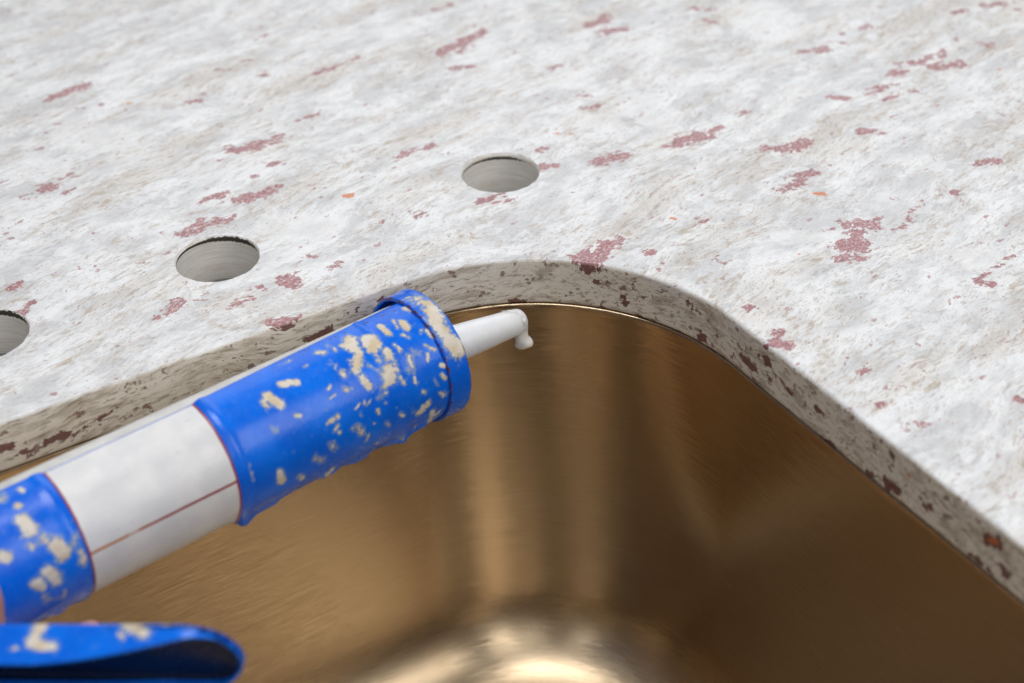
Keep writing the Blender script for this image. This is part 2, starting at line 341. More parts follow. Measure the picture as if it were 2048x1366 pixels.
EDGE_R = [(1982,1082,1992,1083,1.2,1.0),(1814,947,1817,950,.8,1.0),(1217,585,1219,586,.7,1)]
QUARTZ = [(1130,155,1160,165,8,1),(1270,205,1320,235,10,1),(1190,245,1215,250,8,.9),(1520,30,1560,55,16,1),(150,270,230,280,15,.8),(560,450,640,450,13,.8),(1560,470,1680,480,10,.6),(1950,515,1970,520,8,1),(940,260,1000,255,8,.7),(1480,640,1540,650,8,.7),(1300,560,1360,570,7,.7)]
def caps(lst, fn): return [(fn(a, b), fn(c, d), wd, st) for a, b, c, d, wd, st in lst]
g_caps = [(a, b, wd*.88, st) for a, b, wd, st in caps(GARNET, on_top)]+[(a, b, wd*.8, st) for a, b, wd, st in caps(EDGE_G, on_edge)]
r_caps = caps(RUST, on_top)+caps(EDGE_R, on_edge)
q_caps = caps(QUARTZ, on_top)
def in_view(p):
    d = np.array([p[0], p[1], 0.])-CO; z = d@CF
    x = 1024+FPX*(d@CR)/z; y = 683-FPX*(d@CU)/z
    return z > 0 and -40 < x < 2090 and -40 < y < 1400
for k in range(420):                         # the same stone goes on outside the picture
    p = np.array([rng.uniform(-560, 520), rng.uniform(-470, 540), 0.])
    if in_view(p): continue
    L = rng.exponential(8); an = radians(13)+rng.normal(0, .25); e = p+np.array([cos(an)*L, sin(an)*L, 0])
    (g_caps if k % 9 else r_caps).append((p, e, rng.uniform(1, 3.4) if k % 9 else 1., rng.uniform(.6, 1.1)))
for k in range(90):
    x = rng.uniform(-440, -290); z = -rng.uniform(3, 21); p = np.array([x, 0, z]); g_caps.append((p, p+[3, 0, .5], rng.uniform(.8, 2), 1.))
for k in range(60):
    y = rng.uniform(-380, -280); z = -rng.uniform(3, 21); p = np.array([0, y, z]); g_caps.append((p, p+[0, 3, .5], rng.uniform(.8, 2), 1.))
def field(V, cs):
    F = np.zeros(len(V))
    for a, b, wd, st in cs:
        lo = np.minimum(a, b)-wd*3; hi = np.maximum(a, b)+wd*3
        m = np.all((V >= lo) & (V <= hi), axis=1)
        if not m.any(): continue
        v = V[m]; ab = b-a; t = np.clip(((v-a)@ab)/max(ab@ab, 1e-6), 0, 1)
        d = np.linalg.norm(v-(a+t[:, None]*ab), axis=1)
        F[m] = np.maximum(F[m], st*np.clip(1-d/(wd*2.1), 0, 1))
    return F
def stone_attrs(o, V, cut):
    V = np.asarray(V, float)
    attr(o, 'garnet', field(V, g_caps)); attr(o, 'rust', field(V, r_caps)); attr(o, 'quartz', field(V, q_caps)); attr(o, 'cut', cut)

# ------------------------------------------------------------------ the stone worktop
X0, X1, Y0, Y1 = -560., 520., -470., 540.    # slab
SX0, SY0 = -460., -400.                      # far sides of the sink cut-out (the others are x = 0 and y = 0)
def rrect(x0, y0, x1, y1, R, seg=40, step=4.0):
    pts = []; nrm = []
    cs = [((x1-R, y1-R), 0), ((x0+R, y1-R), 90), ((x0+R, y0+R), 180), ((x1-R, y0+R), 270)]
    for k, ((cx, cy), a0) in enumerate(cs):
        for i in range(seg+1):
            a = radians(a0+90*i/seg); pts.append((cx+R*cos(a), cy+R*sin(a))); nrm.append((cos(a), sin(a)))
        nx = cs[(k+1) % 4]; a = radians(a0+90)
        p = np.array(pts[-1]); q = np.array([nx[0][0]+R*cos(a), nx[0][1]+R*sin(a)])
        n = max(int(np.linalg.norm(q-p)/step), 1)
        for i in range(1, n): pts.append(tuple(p+(q-p)*i/n)); nrm.append((cos(a), sin(a)))
    return np.array(pts), np.array(nrm)
cut_p, cut_n = rrect(SX0, SY0, 0, 0, RC, 76, 2.0)
HOLES = [(-17.76, 53.78), (-153.85, 59.07), (-253.74, 58.85)]
HR = 17.5
ER = 1.7                                     # eased edge of the sink cut-out
NH = 120
loops = [cut_p+cut_n*ER]
ha = np.linspace(0, 2*pi, NH, endpoint=False)
hole_jit = []
for k, (hx, hy) in enumerate(HOLES):         # slightly chipped rims
    j = .22*(fbm(np.stack([np.cos(ha)*6+k*9, np.sin(ha)*6, 0*ha], -1), 3)-.5)*2+.35*np.clip(fbm(np.stack([np.cos(ha)*14+k*9, np.sin(ha)*14, 0*ha+5], -1), 2)-.62, 0, 1)*4
    hole_jit.append(j)
    loops.append(np.stack([hx+(HR+.7+j)*np.cos(ha), hy+(HR+.7+j)*np.sin(ha)], -1))
loops.append(np.array([(X0, Y0), (X1, Y0), (X1, Y1), (X0, Y1)]))
pts = []; edges = []
for lp in loops:
    o0 = len(pts); pts += [tuple(p) for p in lp]; edges += [(o0+i, o0+(i+1) % len(lp)) for i in range(len(lp))]
def inside_cut(x, y, m=0):
    dx = np.maximum(np.maximum(SX0+RC-x, x+RC), 0); dy = np.maximum(np.maximum(SY0+RC-y, y+RC), 0)
    return np.hypot(dx, dy) < RC+m
gx, gy = np.meshgrid(np.arange(-330, 345, 2.2), np.arange(-330, 420, 2.2)); fine = np.stack([gx.ravel(), gy.ravel()], -1)
gx, gy = np.meshgrid(np.arange(X0+9, X1-5, 9.), np.arange(Y0+9, Y1-5, 9.)); co = np.stack([gx.ravel(), gy.ravel()], -1)
co = co[~((co[:, 0] > -333) & (co[:, 0] < 347) & (co[:, 1] > -333) & (co[:, 1] < 422))]
gp = np.concatenate([fine, co])
keep = ~inside_cut(gp[:, 0], gp[:, 1], ER+.8)
for hx, hy in HOLES: keep &= np.hypot(gp[:, 0]-hx, gp[:, 1]-hy) > HR+1.9
gp = gp[keep]
pts += [tuple(p) for p in gp]
vo, eo, fo, *_ = delaunay_2d_cdt([Vector(p) for p in pts], edges, [], 0, 1e-4)
vo = np.array([tuple(v) for v in vo]); tri = np.array([tuple(f) for f in fo if len(f) == 3])
cen = vo[tri].mean(1)
ok = ~inside_cut(cen[:, 0], cen[:, 1], ER-.02)
for (hx, hy) in HOLES: ok &= np.hypot(cen[:, 0]-hx, cen[:, 1]-hy) > HR+.35
tri = tri[ok]
V = np.concatenate([vo, np.zeros((len(vo), 1))], 1)
a = V[tri]; up = np.cross(a[:, 1]-a[:, 0], a[:, 2]-a[:, 0])[:, 2]; tri[up < 0] = tri[up < 0][:, ::-1]

counter = empty('countertop')
tag(counter, 'white granite countertop with wine red garnet flecks and three drilled holes', 'countertop')
top = mesh('stone_top', V, tri.tolist(), M_granite, counter); stone_attrs(top, V, np.zeros(len(V)))
# polished cut edge round the sink
prof = [(ER*(1-sin(t)), -ER*(1-cos(t))) for t in np.linspace(0, pi/2, 7)]
prof += [(0, z) for z in np.linspace(-ER, -TH+.6, 18)[1:]]+[(.6, -TH), (30, -TH)]
EV = []; ecut = []
for (pp, nn) in zip(cut_p, cut_n):
    for (d, z) in prof:
        EV.append((pp[0]+nn[0]*d, pp[1]+nn[1]*d, z)); ecut.append(min(max((-z-.3)/1.2, 0), 1))
edge = mesh('cut_edge', EV, grid_faces(len(cut_p), len(prof), closed_u=True, flip=False), M_granite, counter); stone_attrs(edge, EV, ecut)
# outer sides and underside of the slab
SV = [(X0, Y0, 0), (X1, Y0, 0), (X1, Y1, 0), (X0, Y1, 0), (X0, Y0, -TH), (X1, Y0, -TH), (X1, Y1, -TH), (X0, Y1, -TH)]
sd = mesh('slab_side', SV, [(0, 1, 5, 4), (1, 2, 6, 5), (2, 3, 7, 6), (3, 0, 4, 7)], M_granite, counter, smooth=False); stone_attrs(sd, SV, np.ones(8))
# drilled tap holes
for k, (hx, hy) in enumerate(HOLES):
    zs = [0, -.5, -.9]+list(np.linspace(-1.6, -TH, 34)); HV = []; gr = []; uv = []
    hz = .12*(fbm(np.stack([np.repeat(3*np.cos(ha), len(zs)), np.repeat(3*np.sin(ha), len(zs)), np.tile(np.array(zs)*1.3, NH)+k*7], -1))-.5)
    for i in range(NH):
        for zi, z in enumerate(zs):
            jt = hole_jit[k][i]
            rr = HR+(.7+jt if z == 0 else .35+jt*.7 if z == -.5 else .1+jt*.3 if z == -.9 else hz[i*len(zs)+zi])
            HV.append((hx+rr*cos(ha[i]), hy+rr*sin(ha[i]), z)); uv.append((ha[i]*HR, z))
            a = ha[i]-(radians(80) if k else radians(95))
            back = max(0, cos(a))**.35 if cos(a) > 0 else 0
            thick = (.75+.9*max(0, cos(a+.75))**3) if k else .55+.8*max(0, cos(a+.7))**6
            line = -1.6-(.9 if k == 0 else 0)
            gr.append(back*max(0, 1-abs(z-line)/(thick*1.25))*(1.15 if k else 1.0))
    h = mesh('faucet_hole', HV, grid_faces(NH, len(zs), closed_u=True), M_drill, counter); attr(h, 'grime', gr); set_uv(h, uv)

# ------------------------------------------------------------------ the steel sink under it
sink = empty('sink', (-.23, -.2, -.225))
tag(sink, 'brushed stainless steel sink basin with rounded corner under the stone', 'sink')
inv = Matrix.Translation(Vector((.23, .2, .225)))
SR = 97.5; ZF = -225.0; CV = 36.0           # sink corner radius, floor level, cove radius
sp_, sn_ = rrect(SX0, SY0, 0, 0, SR, 80, 4.0)
prof = [(18, -TH-.4), (6, -TH-.4), (.7, -TH-.4), (.15, -TH-.6), (0, -TH-1.1)]
draft = 1.5
for z in np.linspace(-TH-4, ZF+CV, 26): prof.append((-draft*(-TH-z)/(-TH-ZF), z))
dx0 = prof[-1][0]
for t in np.linspace(0, pi/2, 18)[1:]: prof.append((dx0-CV*(1-cos(t)), ZF+CV-CV*sin(t)))
arc = np.concatenate([[0], np.cumsum(np.linalg.norm(np.diff(sp_, axis=0), axis=1))])
BV = []; uv = []; pl = np.concatenate([[0], np.cumsum(np.linalg.norm(np.diff(np.array(prof), axis=0), axis=1))])
for i, (pp, nn) in enumerate(zip(sp_, sn_)):
    for j, (d, z) in enumerate(prof):
        BV.append((pp[0]+nn[0]*d, pp[1]+nn[1]*d, z)); uv.append((arc[i], -pl[j]))
    dend = prof[-1][0]; q = np.array([pp[0]+nn[0]*dend, pp[1]+nn[1]*dend]); c0 = np.array([SX0/2, SY0/2])
    dq = q-c0; ang = math.atan2(dq[1], dq[0]); e = c0+45*np.array([cos(ang), sin(ang)])
    for t in np.linspace(0, 1, 12)[1:]:
        v = q+(e-q)*t; BV.append((v[0], v[1], ZF-4*t)); uv.append((v[0], v[1]-500))
npf = len(prof)+11
b = mesh('basin', BV, grid_faces(len(sp_), npf, closed_u=True), M_steel); set_uv(b, uv)
attr(b, 'floor', np.clip((ZF+CV-np.array(BV)[:, 2])/(CV*.5), 0, 1))
b.parent = sink; b.matrix_parent_inverse = inv
DV = []; dp = [(46, ZF-3.8), (44, ZF-5.5), (41, ZF-6), (38, ZF-9), (30, ZF-11), (0.01, ZF-11)]
for i in range(48):
    for r_, z in dp: DV.append((SX0/2+r_*cos(2*pi*i/48), SY0/2+r_*sin(2*pi*i/48), z))
dr = mesh('drain', DV, grid_faces(48, len(dp), closed_u=True), M_steel); set_uv(dr, [(v[0], v[1]) for v in DV]); dr.parent = sink; dr.matrix_parent_inverse = inv

# ------------------------------------------------------------------ the caulking gun
A_ = at(797, 733, 622); B_ = at(160, 1040, 548); GX = (A_-B_)/np.linalg.norm(A_-B_)
GF = A_+GX*15.3                              # centre of the front ring's front rim
_m = CO-(GF-GX*70); GN = _m-GX*(_m@GX); GN /= np.linalg.norm(GN)     # faces the viewer
GU = np.cross(GX, GN); GU = GU if GU@CU > 0 else -GU                # towards the upper side in the picture
GM = np.stack([GX, GN, GU], 1)
gun = empty('caulking_gun'); gun.matrix_world = Matrix([[*GM[i], GF[i]*S] for i in range(3)]+[[0, 0, 0, 1]])
tag(gun, 'blue metal caulking gun spattered with dried cream sealant, above the sink', 'caulking gun')
def loc(x, th, r): return (x, r*cos(th), r*sin(th))                 # th = 0 faces the viewer, +90 deg is the upper side
def on_gun(px, py, R):                       # picture point -> (x, th) on the barrel
    d = GM.T@ray(px, py); o = GM.T@(CO-GF)
    a = d[1]**2+d[2]**2; b_ = 2*(o[1]*d[1]+o[2]*d[2]); c = o[1]**2+o[2]**2-R*R; D = b_*b_-4*a*c
    t = (-b_-math.sqrt(max(D, 0)))/2/a; q = o+t*d
    return q[0], math.atan2(q[2], q[1])
RB = 25.2
T_TOP = radians(54); T_BOT = radians(-152)
RINGX = -9.6
XEND = -222.0
# spots of dried sealant: (px, py, px2, py2, radius mm, strength)
SPL = [(738,683,745,690,3.6,1.35),(698,678,705,690,3.0,1.0),(690,692,712,700,2.2,1.1),(718,705,712,738,2.4,1.0),(724,756,738,772,1.9,1.05),(782,738,776,756,3.4,1.0),(770,768,768,776,1.8,.85),(774,704,777,715,2.2,1),(752,712,758,722,1.6,.75),(563,768,592,765,1.7,1.15),(535,792,560,808,2.2,1.1),
(528,803,533,815,1.6,.8),(690,775,694,780,1.6,.75),(682,742,690,750,1.8,.7),(636,705,648,706,1.8,.8),(760,652,778,668,1.5,1.05),(806,645,812,655,1.9,1.2),(806,670,816,674,1.2,.9),(812,616,822,618,1.9,1.15),(858,662,866,670,1.7,1.2),(818,715,824,740,2.2,.75),
(855,708,856,722,1.0,.9),(882,731,892,731,1.2,1.1),(884,750,890,756,1.3,1.05),(829,756,830,764,.9,1.1),(856,808,838,826,2.0,1.0),(866,822,858,840,1.8,.95),(881,785,888,792,1.2,.75),(560,945,564,962,2,1.0),(598,953,606,956,1.8,.75),(652,946,664,938,1.6,.95),(663,888,672,896,1.8,.65),
(632,916,644,920,2,.65),(712,855,724,866,2.2,.65),(662,842,675,834,1.3,.95),(590,832,600,832,1,.85),(755,820,758,826,1,.9),(800,828,806,832,1.2,.75),(772,845,778,852,1.2,.6),(870,830,880,822,1.3,.8),(770,785,758,795,1.6,.65),(790,690,800,700,1.2,.8),(785,640,795,655,1.1,.7),
(640,640,660,648,1.2,.4),(850,690,870,700,1.,.75),(870,760,875,770,1,.6),(845,780,852,786,1.1,.6),(735,730,760,742,1.,.7),(545,855,552,862,1.3,.5),(500,930,506,960,.9,.5),(655,690,670,700,1.3,.6),
(45,1040,60,1058,3.0,1.1),(112,1090,125,1105,3.2,1.15),(95,1145,112,1160,3.0,1.0),(70,1165,85,1172,2.4,.95),(160,1105,168,1122,2.2,.8),(40,978,44,982,1.3,.95),(33,1010,38,1013,1.4,.85),(5,1110,14,1116,2.,1.1),(58,1088,64,1092,1.6,.8),(85,1075,100,1085,2.4,.65),(90,1195,98,1200,1.8,.6),(140,1085,160,1070,2.4,.5),(0,990,6,1000,2.,.7),
(820,700,835,704,1.4,.5),(800,755,808,768,1.3,.6),(700,720,706,726,1.2,.6)]
spl = []
for x0, y0, x1, y1, rr, st in SPL:
    spl.append((*on_gun(x0, y0, RB), *on_gun(x1, y1, RB), rr*.82, st))
for k in range(130):                         # fine spatter
    x = -rng.uniform(9, 70)-(0 if k % 3 else rng.uniform(85, 150)); th = rng.uniform(-1.9, .9)
    spl.append((x, th, x+rng.normal(0, 1.), th+rng.normal(0, .04), rng.uniform(.3, 1.1), rng.uniform(.25, .8)))
def splat_field(x, th, R=RB):
    F = np.zeros(x.shape)
    for x0, t0, x1, t1, rr, st in spl:
        a = np.array([x0, t0*R]); b = np.array([x1, t1*R]); ab = b-a
        m = (x > min(x0, x1)-3*rr) & (x < max(x0, x1)+3*rr)
        if not m.any(): continue
        v = np.stack([x[m], th[m]*R], -1); t = np.clip(((v-a)@ab)/max(ab@ab, 1e-6), 0, 1)
        d = np.linalg.norm(v-(a+t[:, None]*ab), axis=1)
        F[m] = np.maximum(F[m], st*np.clip(1-d/(rr*1.7), 0, 1)**.8)
    return F
LX1 = on_gun(468, 930, RB)[0]; LX0 = on_gun(150, 1040, RB)[0]        # label between these
LABEL_LEN = LX1-LX0
XRIB = on_gun(800, 760, RB)[0]
def barrel_R(x, th):
    r = RB+0*x
    r = r-.75*np.clip((x-LX0+1.2)/1.6, 0, 1)*np.clip((LX1+1.2-x)/1.6, 0, 1)          # shallow seat for the label
    r = r+.55*np.exp(-((x-XRIB)/1.6)**2)+.4*np.exp(-((x-LX1-3.2)/1.6)**2)+.4*np.exp(-((x-LX0+3.2)/1.6)**2)
    lump = np.exp(-((th+1.42+.10*np.sin(x*.11))/.10)**2)*np.clip((fbm(np.stack([x*.12, 0*x, 0*x+3], -1), 2)-.34)*3.2, 0, 1)
    r = r+1.1*lump*((x > LX1+1) | (x < LX0-1))
    r = r+1.6*np.exp(-((x-LX1-3)/4.)**2-((th+1.55)/.22)**2)+1.3*np.exp(-((x-XRIB-1)/2.5)**2-((th+1.42)/.16)**2)
    return r+.10*(fbm(np.stack([x*.06, th*3, 0*x], -1), 2)-.5)
xs = np.arange(XEND, RINGX+2.01, .62); ts = np.linspace(T_BOT, T_TOP, 200)
Xg, Tg = np.meshgrid(xs, ts, indexing='ij'); Tg = T_BOT+(Tg-T_BOT)*(1+radians(9)*np.clip((Xg+100)/85, 0, 1)/(T_TOP-T_BOT)); F = splat_field(Xg, Tg)*((Xg > LX1+.6) | (Xg < LX0-.6))
nzf = fbm(np.stack([Xg*.45, Tg*RB*.45, 0*Xg], -1), 3)-.5
Rg = barrel_R(Xg, Tg)+.42*np.clip(F+nzf*.9-.5, 0, .9)
tt = np.cos(Tg)
VO = np.stack([Xg, Rg*np.cos(Tg), Rg*np.sin(Tg)], -1).reshape(-1, 3)
VI = np.stack([Xg, (RB-1.0)*np.cos(Tg), (RB-1.0)*np.sin(Tg)], -1).reshape(-1, 3)
nx_, nt_ = len(xs), len(ts); N = nx_*nt_
fs = grid_faces(nx_, nt_)+grid_faces(nx_, nt_, off=N, flip=True)
for i in range(nx_-1):
    for j in (0, nt_-1): q = (i*nt_+j, (i+1)*nt_+j, N+(i+1)*nt_+j, N+i*nt_+j); fs.append(q if j else q[::-1])
for j in range(nt_-1):
    for i in (0, nx_-1): q = (i*nt_+j, N+i*nt_+j, N+i*nt_+j+1, i*nt_+j+1); fs.append(q if i else q[::-1])
barrel = mesh('barrel', np.concatenate([VO, VI]), fs, M_blue, gun)
rs = np.clip(1-np.abs(Xg-RINGX-.2)/1.6, 0, 1)*.50
rs = np.maximum(rs, .40*np.clip(1-np.abs(Tg-T_TOP)/.05, 0, 1)*(Xg > -60))
attr(barrel, 'splat', np.concatenate([F.ravel(), 0*F.ravel()])); attr(barrel, 'rust', np.concatenate([rs.ravel(), 0*rs.ravel()]))

# label stuck round the barrel
lt = np.linspace(T_TOP-.03, radians(-118), 90); lx = np.linspace(LX0, LX1, 90)
v_line = (T_TOP-.03-on_gun(340, 1030, RB-.4)[1])*(RB-.4); LABEL_LINE = v_line
M_label = label_mat()
lX, lT = np.repeat(lx, 90), np.tile(lt, 90); rr_ = barrel_R(lX, lT)+.2
LV = np.stack([lX, rr_*np.cos(lT), rr_*np.sin(lT)], -1); uv = np.stack([lX-LX0, (T_TOP-.03-lT)*(RB-.4)], -1)
lab = mesh('label', LV, grid_faces(90, 90, flip=True), M_label, gun); set_uv(lab, uv)
lab['label'] = 'white printed label with dark red border lines'

# front ring that closes the barrel
RR = 26.6
rp = [(RINGX, 25.6), (RINGX-.1, 26.2), (RINGX+.5, RR), (RINGX+3, RR+.15), (-3, RR), (-1.2, RR+.35), (-.3, RR+.3), (0, RR-.3), (-.3, RR-.9), (-1.2, RR-1.2), (-1.6, 12), (-2.6, 12), (-2.6, RR-1.3), (RINGX, RR-1.2)]
dens = []
for k in range(len(rp)):
    p, q = rp[k], rp[(k+1) % len(rp)]; n = max(int(math.dist(p, q)/.7), 1)
    dens += [(p[0]+(q[0]-p[0])*i/n, p[1]+(q[1]-p[1])*i/n) for i in range(n)]
na = 220; RV = []; rF = []; rS = []
ra = np.linspace(0, 2*pi, na, endpoint=False)
sm0, sm1 = on_gun(872, 625, RR)[1], on_gun(925, 722, RR)[1]
nd_ = len(dens); rT = np.repeat(ra, nd_); tw = (rT+pi) % (2*pi)-pi; rX = np.tile([d[0] for d in dens], na); rR = np.tile([d[1] for d in dens], na)
outer = rR > RR-.6
s_ = outer*(tw > sm1-.02)*(tw < sm0+.55)*1.05*np.clip(1-np.abs(rX+4.5+1.2*np.sin(tw*7))/6.4, 0, 1)*np.clip((tw-sm1)/.12, 0, 1)
s_ = s_*np.where(tw > sm0-.1, np.maximum(.55, 1-np.maximum(tw-sm0, 0)), 1)
rq = rR+.8*np.clip(s_-.4, 0, 1)*(.6+.8*vnoise(np.stack([rX*.7, tw*10, 0*tw+2], -1)))+.25*(vnoise(np.stack([tw*4+30, 0*tw, 0*tw+4], -1))-.5)
rx_ = rX+.25*(vnoise(np.stack([tw*9+20, rR*.2, 0*tw+1], -1))-.5)
RV = np.stack([rx_, rq*np.cos(rT), rq*np.sin(rT)], -1); rF = s_
rS = (.54*np.clip(1-np.abs(rX-RINGX)/1.6, 0, 1)+.52*np.clip(1-np.abs(rX+.3)/1.2, 0, 1)*(tw < 0))*outer
ring = mesh('front_cap', RV, grid_faces(na, len(dens), closed_u=True, closed_v=True, flip=True), M_blue, gun); attr(ring, 'splat', rF); attr(ring, 'rust', rS)
ring['label'] = 'blue end cap ring smeared with cream sealant and rust'

# rear plate, rod, body, handle and trigger
def lathe(name, pr, mat, parent, n=48, closed=False):
    v = [loc(x, 2*pi*i/n, r) for i in range(n) for x, r in pr]
    o = mesh(name, v, grid_faces(n, len(pr), closed_u=True, closed_v=closed, flip=True), mat, parent); return o
M_zinc = plain('zinc_rod', (.45, .45, .46), .35, Metallic=1.)
def zero(o):
    n = len(o.data.vertices); attr(o, 'splat', np.zeros(n)); attr(o, 'rust', np.zeros(n)); return o
zero(lathe('rear_plate', [(XEND+2, .01), (XEND+2, 25.4), (XEND-1, 26.4), (XEND-2.5, 25.5), (XEND-2.5, .01)], M_blue, gun))
lathe('plunger_rod', [(-150, .01), (-150, 3.6), (-420, 3.6), (-421, 2.5), (-421, .01)], M_zinc, gun, 24)
lathe('piston', [(-172, .01), (-172, 21.5), (-176, 22), (-178, 21), (-178, .01)], M_zinc, gun, 48)
Gl = lambda p: GM.T@(np.asarray(p)-GF)       # world -> gun coordinates
def channel(name, p0, p1, w0, w1, depth, upv, openv, mat, parent, th=1.3, splats=(), nL=140, tip_taper=0.):
    """pressed sheet lever: a trough with a rounded end, open towards openv; p0 root, p1 tip (gun coordinates)"""
    t = (p1-p0)/np.linalg.norm(p1-p0); L = np.linalg.norm(p1-p0)
    n = upv-t*(upv@t); n /= np.linalg.norm(n); e = np.cross(t, n); e = e if e@openv > 0 else -e
    path = []                                # centre line of the rim wall: along the top, round the tip, back along the bottom
    for s in np.linspace(0, 1, nL): path.append((s*(L-w1), w0+(w1-w0)*s))
    for a in np.linspace(90, -90, 40)[1:-1]: path.append((L-w1+w1*1.0*cos(radians(a)), w1*sin(radians(a))))
    for s in np.linspace(1, 0, nL): path.append((s*(L-w1), -(w0+(w1-w0)*s)))
    path = np.array(path); tg = np.gradient(path, axis=0); tg /= np.linalg.norm(tg, axis=1)[:, None]; nr = np.stack([-tg[:, 1], tg[:, 0]], 1)
    rb = 3.0                                 # bend radius between web and wall
    sec = [(-w0, 0)]                         # section across the wall: (offset inwards from path <0, depth)
    secs = []
    for k in range(8): a = radians(90*k/7); secs.append((-rb+rb*sin(a), rb-rb*cos(a)))
    for d in np.linspace(rb, depth, 20)[1:]: secs.append((0, d))
    outer = secs; inner = [(-th, depth)]+[(-th, d) for d in np.linspace(depth, rb, 12)[1:]]+[(-rb+(rb-th)*sin(radians(a)), rb-(rb-th)*cos(radians(a))) for a in np.linspace(90, 0, 8)[1:]]
    full = outer+[(-th*.3, depth+.35)]+inner
    V = []; sf = []
    for (c, nn) in zip(path, nr):
        frac = min(c[0]/L, 1)
        for (o_, d_) in full:
            q = c+nn*o_; dd = d_*(1-tip_taper*np.clip((c[0]/L-.62)/.36, 0, 1)**1.6) if d_ > 3 else d_
            V.append(p0+t*q[0]+n*q[1]+e*dd)
    V = np.array(V); m = len(full); fcs = grid_faces(len(path), m)
    half = len(path)//2
    for side, k in ((0, 0), (1, m-1)):       # web: join the two walls
        for i in range(half):
            a, b_, c, d = i*m+k, (i+1)*m+k, (len(path)-2-i)*m+k, (len(path)-1-i)*m+k
            if len({a, b_, c, d}) < 4: continue
            fcs.append((a, d, c, b_) if side == 0 else (a, b_, c, d))
    o = mesh(name, V, fcs, mat, parent)
    bm = bmesh.new(); bm.from_mesh(o.data); bmesh.ops.recalc_face_normals(bm, faces=bm.faces); bm.to_mesh(o.data); bm.free()
    F = np.zeros(len(V)); W = (GM@V.T).T+GF
    D = W-CO; zd = D@CF; PX = np.stack([1024+FPX*(D@CR)/zd, 683-FPX*(D@CU)/zd], -1)     # marks as they are seen on the upper side
    for x0, y0, x1, y1, rr, st in splats:
        c = np.array([x0, y0], float); ab = np.array([x1, y1], float)-c; tt_ = np.clip(((PX-c)@ab)/max(ab@ab, 1e-6), 0, 1)
        F = np.maximum(F, st*np.clip(1-np.linalg.norm(PX-(c+tt_[:, None]*ab), axis=1)/(rr*1.7), 0, 1))
    attr(o, 'splat', F); attr(o, 'rust', np.zeros(len(V))); attr(o, 'inner_shade', np.concatenate([[1. if (k > len(outer)+3 and i < nL+4) or k > m-9 else 0. for k in range(m)] for i in range(len(path))]))  # web and upper inner wall carry the painted shade
    return o
body_c = GF+GX*(XEND-22)
tip_w = at(486, 1296, 466); root_w = at(-430, 1290, 506)
TS = [(88, 1238, 66, 1285, 13, 1.15), (60, 1290, 108, 1292, 11, 1.05), (255, 1250, 290, 1265, 14, 1.), (262, 1238, 300, 1240, 8, .9), (330, 1243, 334, 1246, 8, .95), (238, 1270, 246, 1276, 7, .8), (425, 1254, 448, 1246, 8, 1.05), (170, 1240, 200, 1240, 7, .8), (20, 1300, 40, 1296, 6, .7)]
_h = np.array([-CF[0], -CF[1], 0])/math.hypot(CF[0], CF[1]); UPW = GM.T@(np.array([0, 0, cos(radians(12))])+_h*sin(radians(12))); TOV = GM.T@(_h*.8-np.array([0, 0, .5]))
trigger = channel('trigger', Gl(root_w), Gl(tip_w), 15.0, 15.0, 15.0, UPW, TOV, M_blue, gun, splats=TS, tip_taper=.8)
hdir = (tip_w-root_w)/np.linalg.norm(tip_w-root_w)
hd = hdir-GX*.75; hd /= np.linalg.norm(hd)
h0 = GF+GX*(XEND-34)-CF*2
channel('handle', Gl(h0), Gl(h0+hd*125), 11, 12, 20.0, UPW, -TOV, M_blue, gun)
bx = lathe('rear_body', [(XEND-2.4, .01), (XEND-2.4, 15), (XEND-8, 15.5), (XEND-50, 15.5), (XEND-56, 14), (XEND-56, .01)], M_blue, gun); zero(bx)

# ------------------------------------------------------------------ the sealant cartridge in it
cart = empty('sealant_cartridge'); cart.matrix_world = gun.matrix_world.copy()
tag(cart, 'white sealant cartridge lying in the blue gun with a short milky nozzle', 'cartridge')
M_cart = plain('cartridge_plastic', (.78, .79, .79), .38)
CRd = 23.6
cen_t = radians(-48); off = .45
def cpt(x, t, r): return (x, off*cos(cen_t)+r*cos(t), off*sin(cen_t)+r*sin(t))
pr = [(-3.4, .01), (-3.4, 9), (-4.2, 21), (-4.6, 23), (-6, CRd), (-14, CRd), (-20, CRd-.05), (-150, CRd), (-214, CRd), (-214, CRd-1.2), (-185, CRd-1.2), (-185, .01)]
cv = [cpt(x, 2*pi*i/96, r) for i in range(96) for x, r in pr]
mesh('tube', cv, grid_faces(96, len(pr), closed_u=True, flip=True), M_cart, cart)
tipw = at(1043, 640, 655.0); tl = Gl(tipw)
n0 = np.array([-5., 0, 0]); 
M_noz = waxy('milky_plastic', (.82, .85, .885), .28, .95, .009)
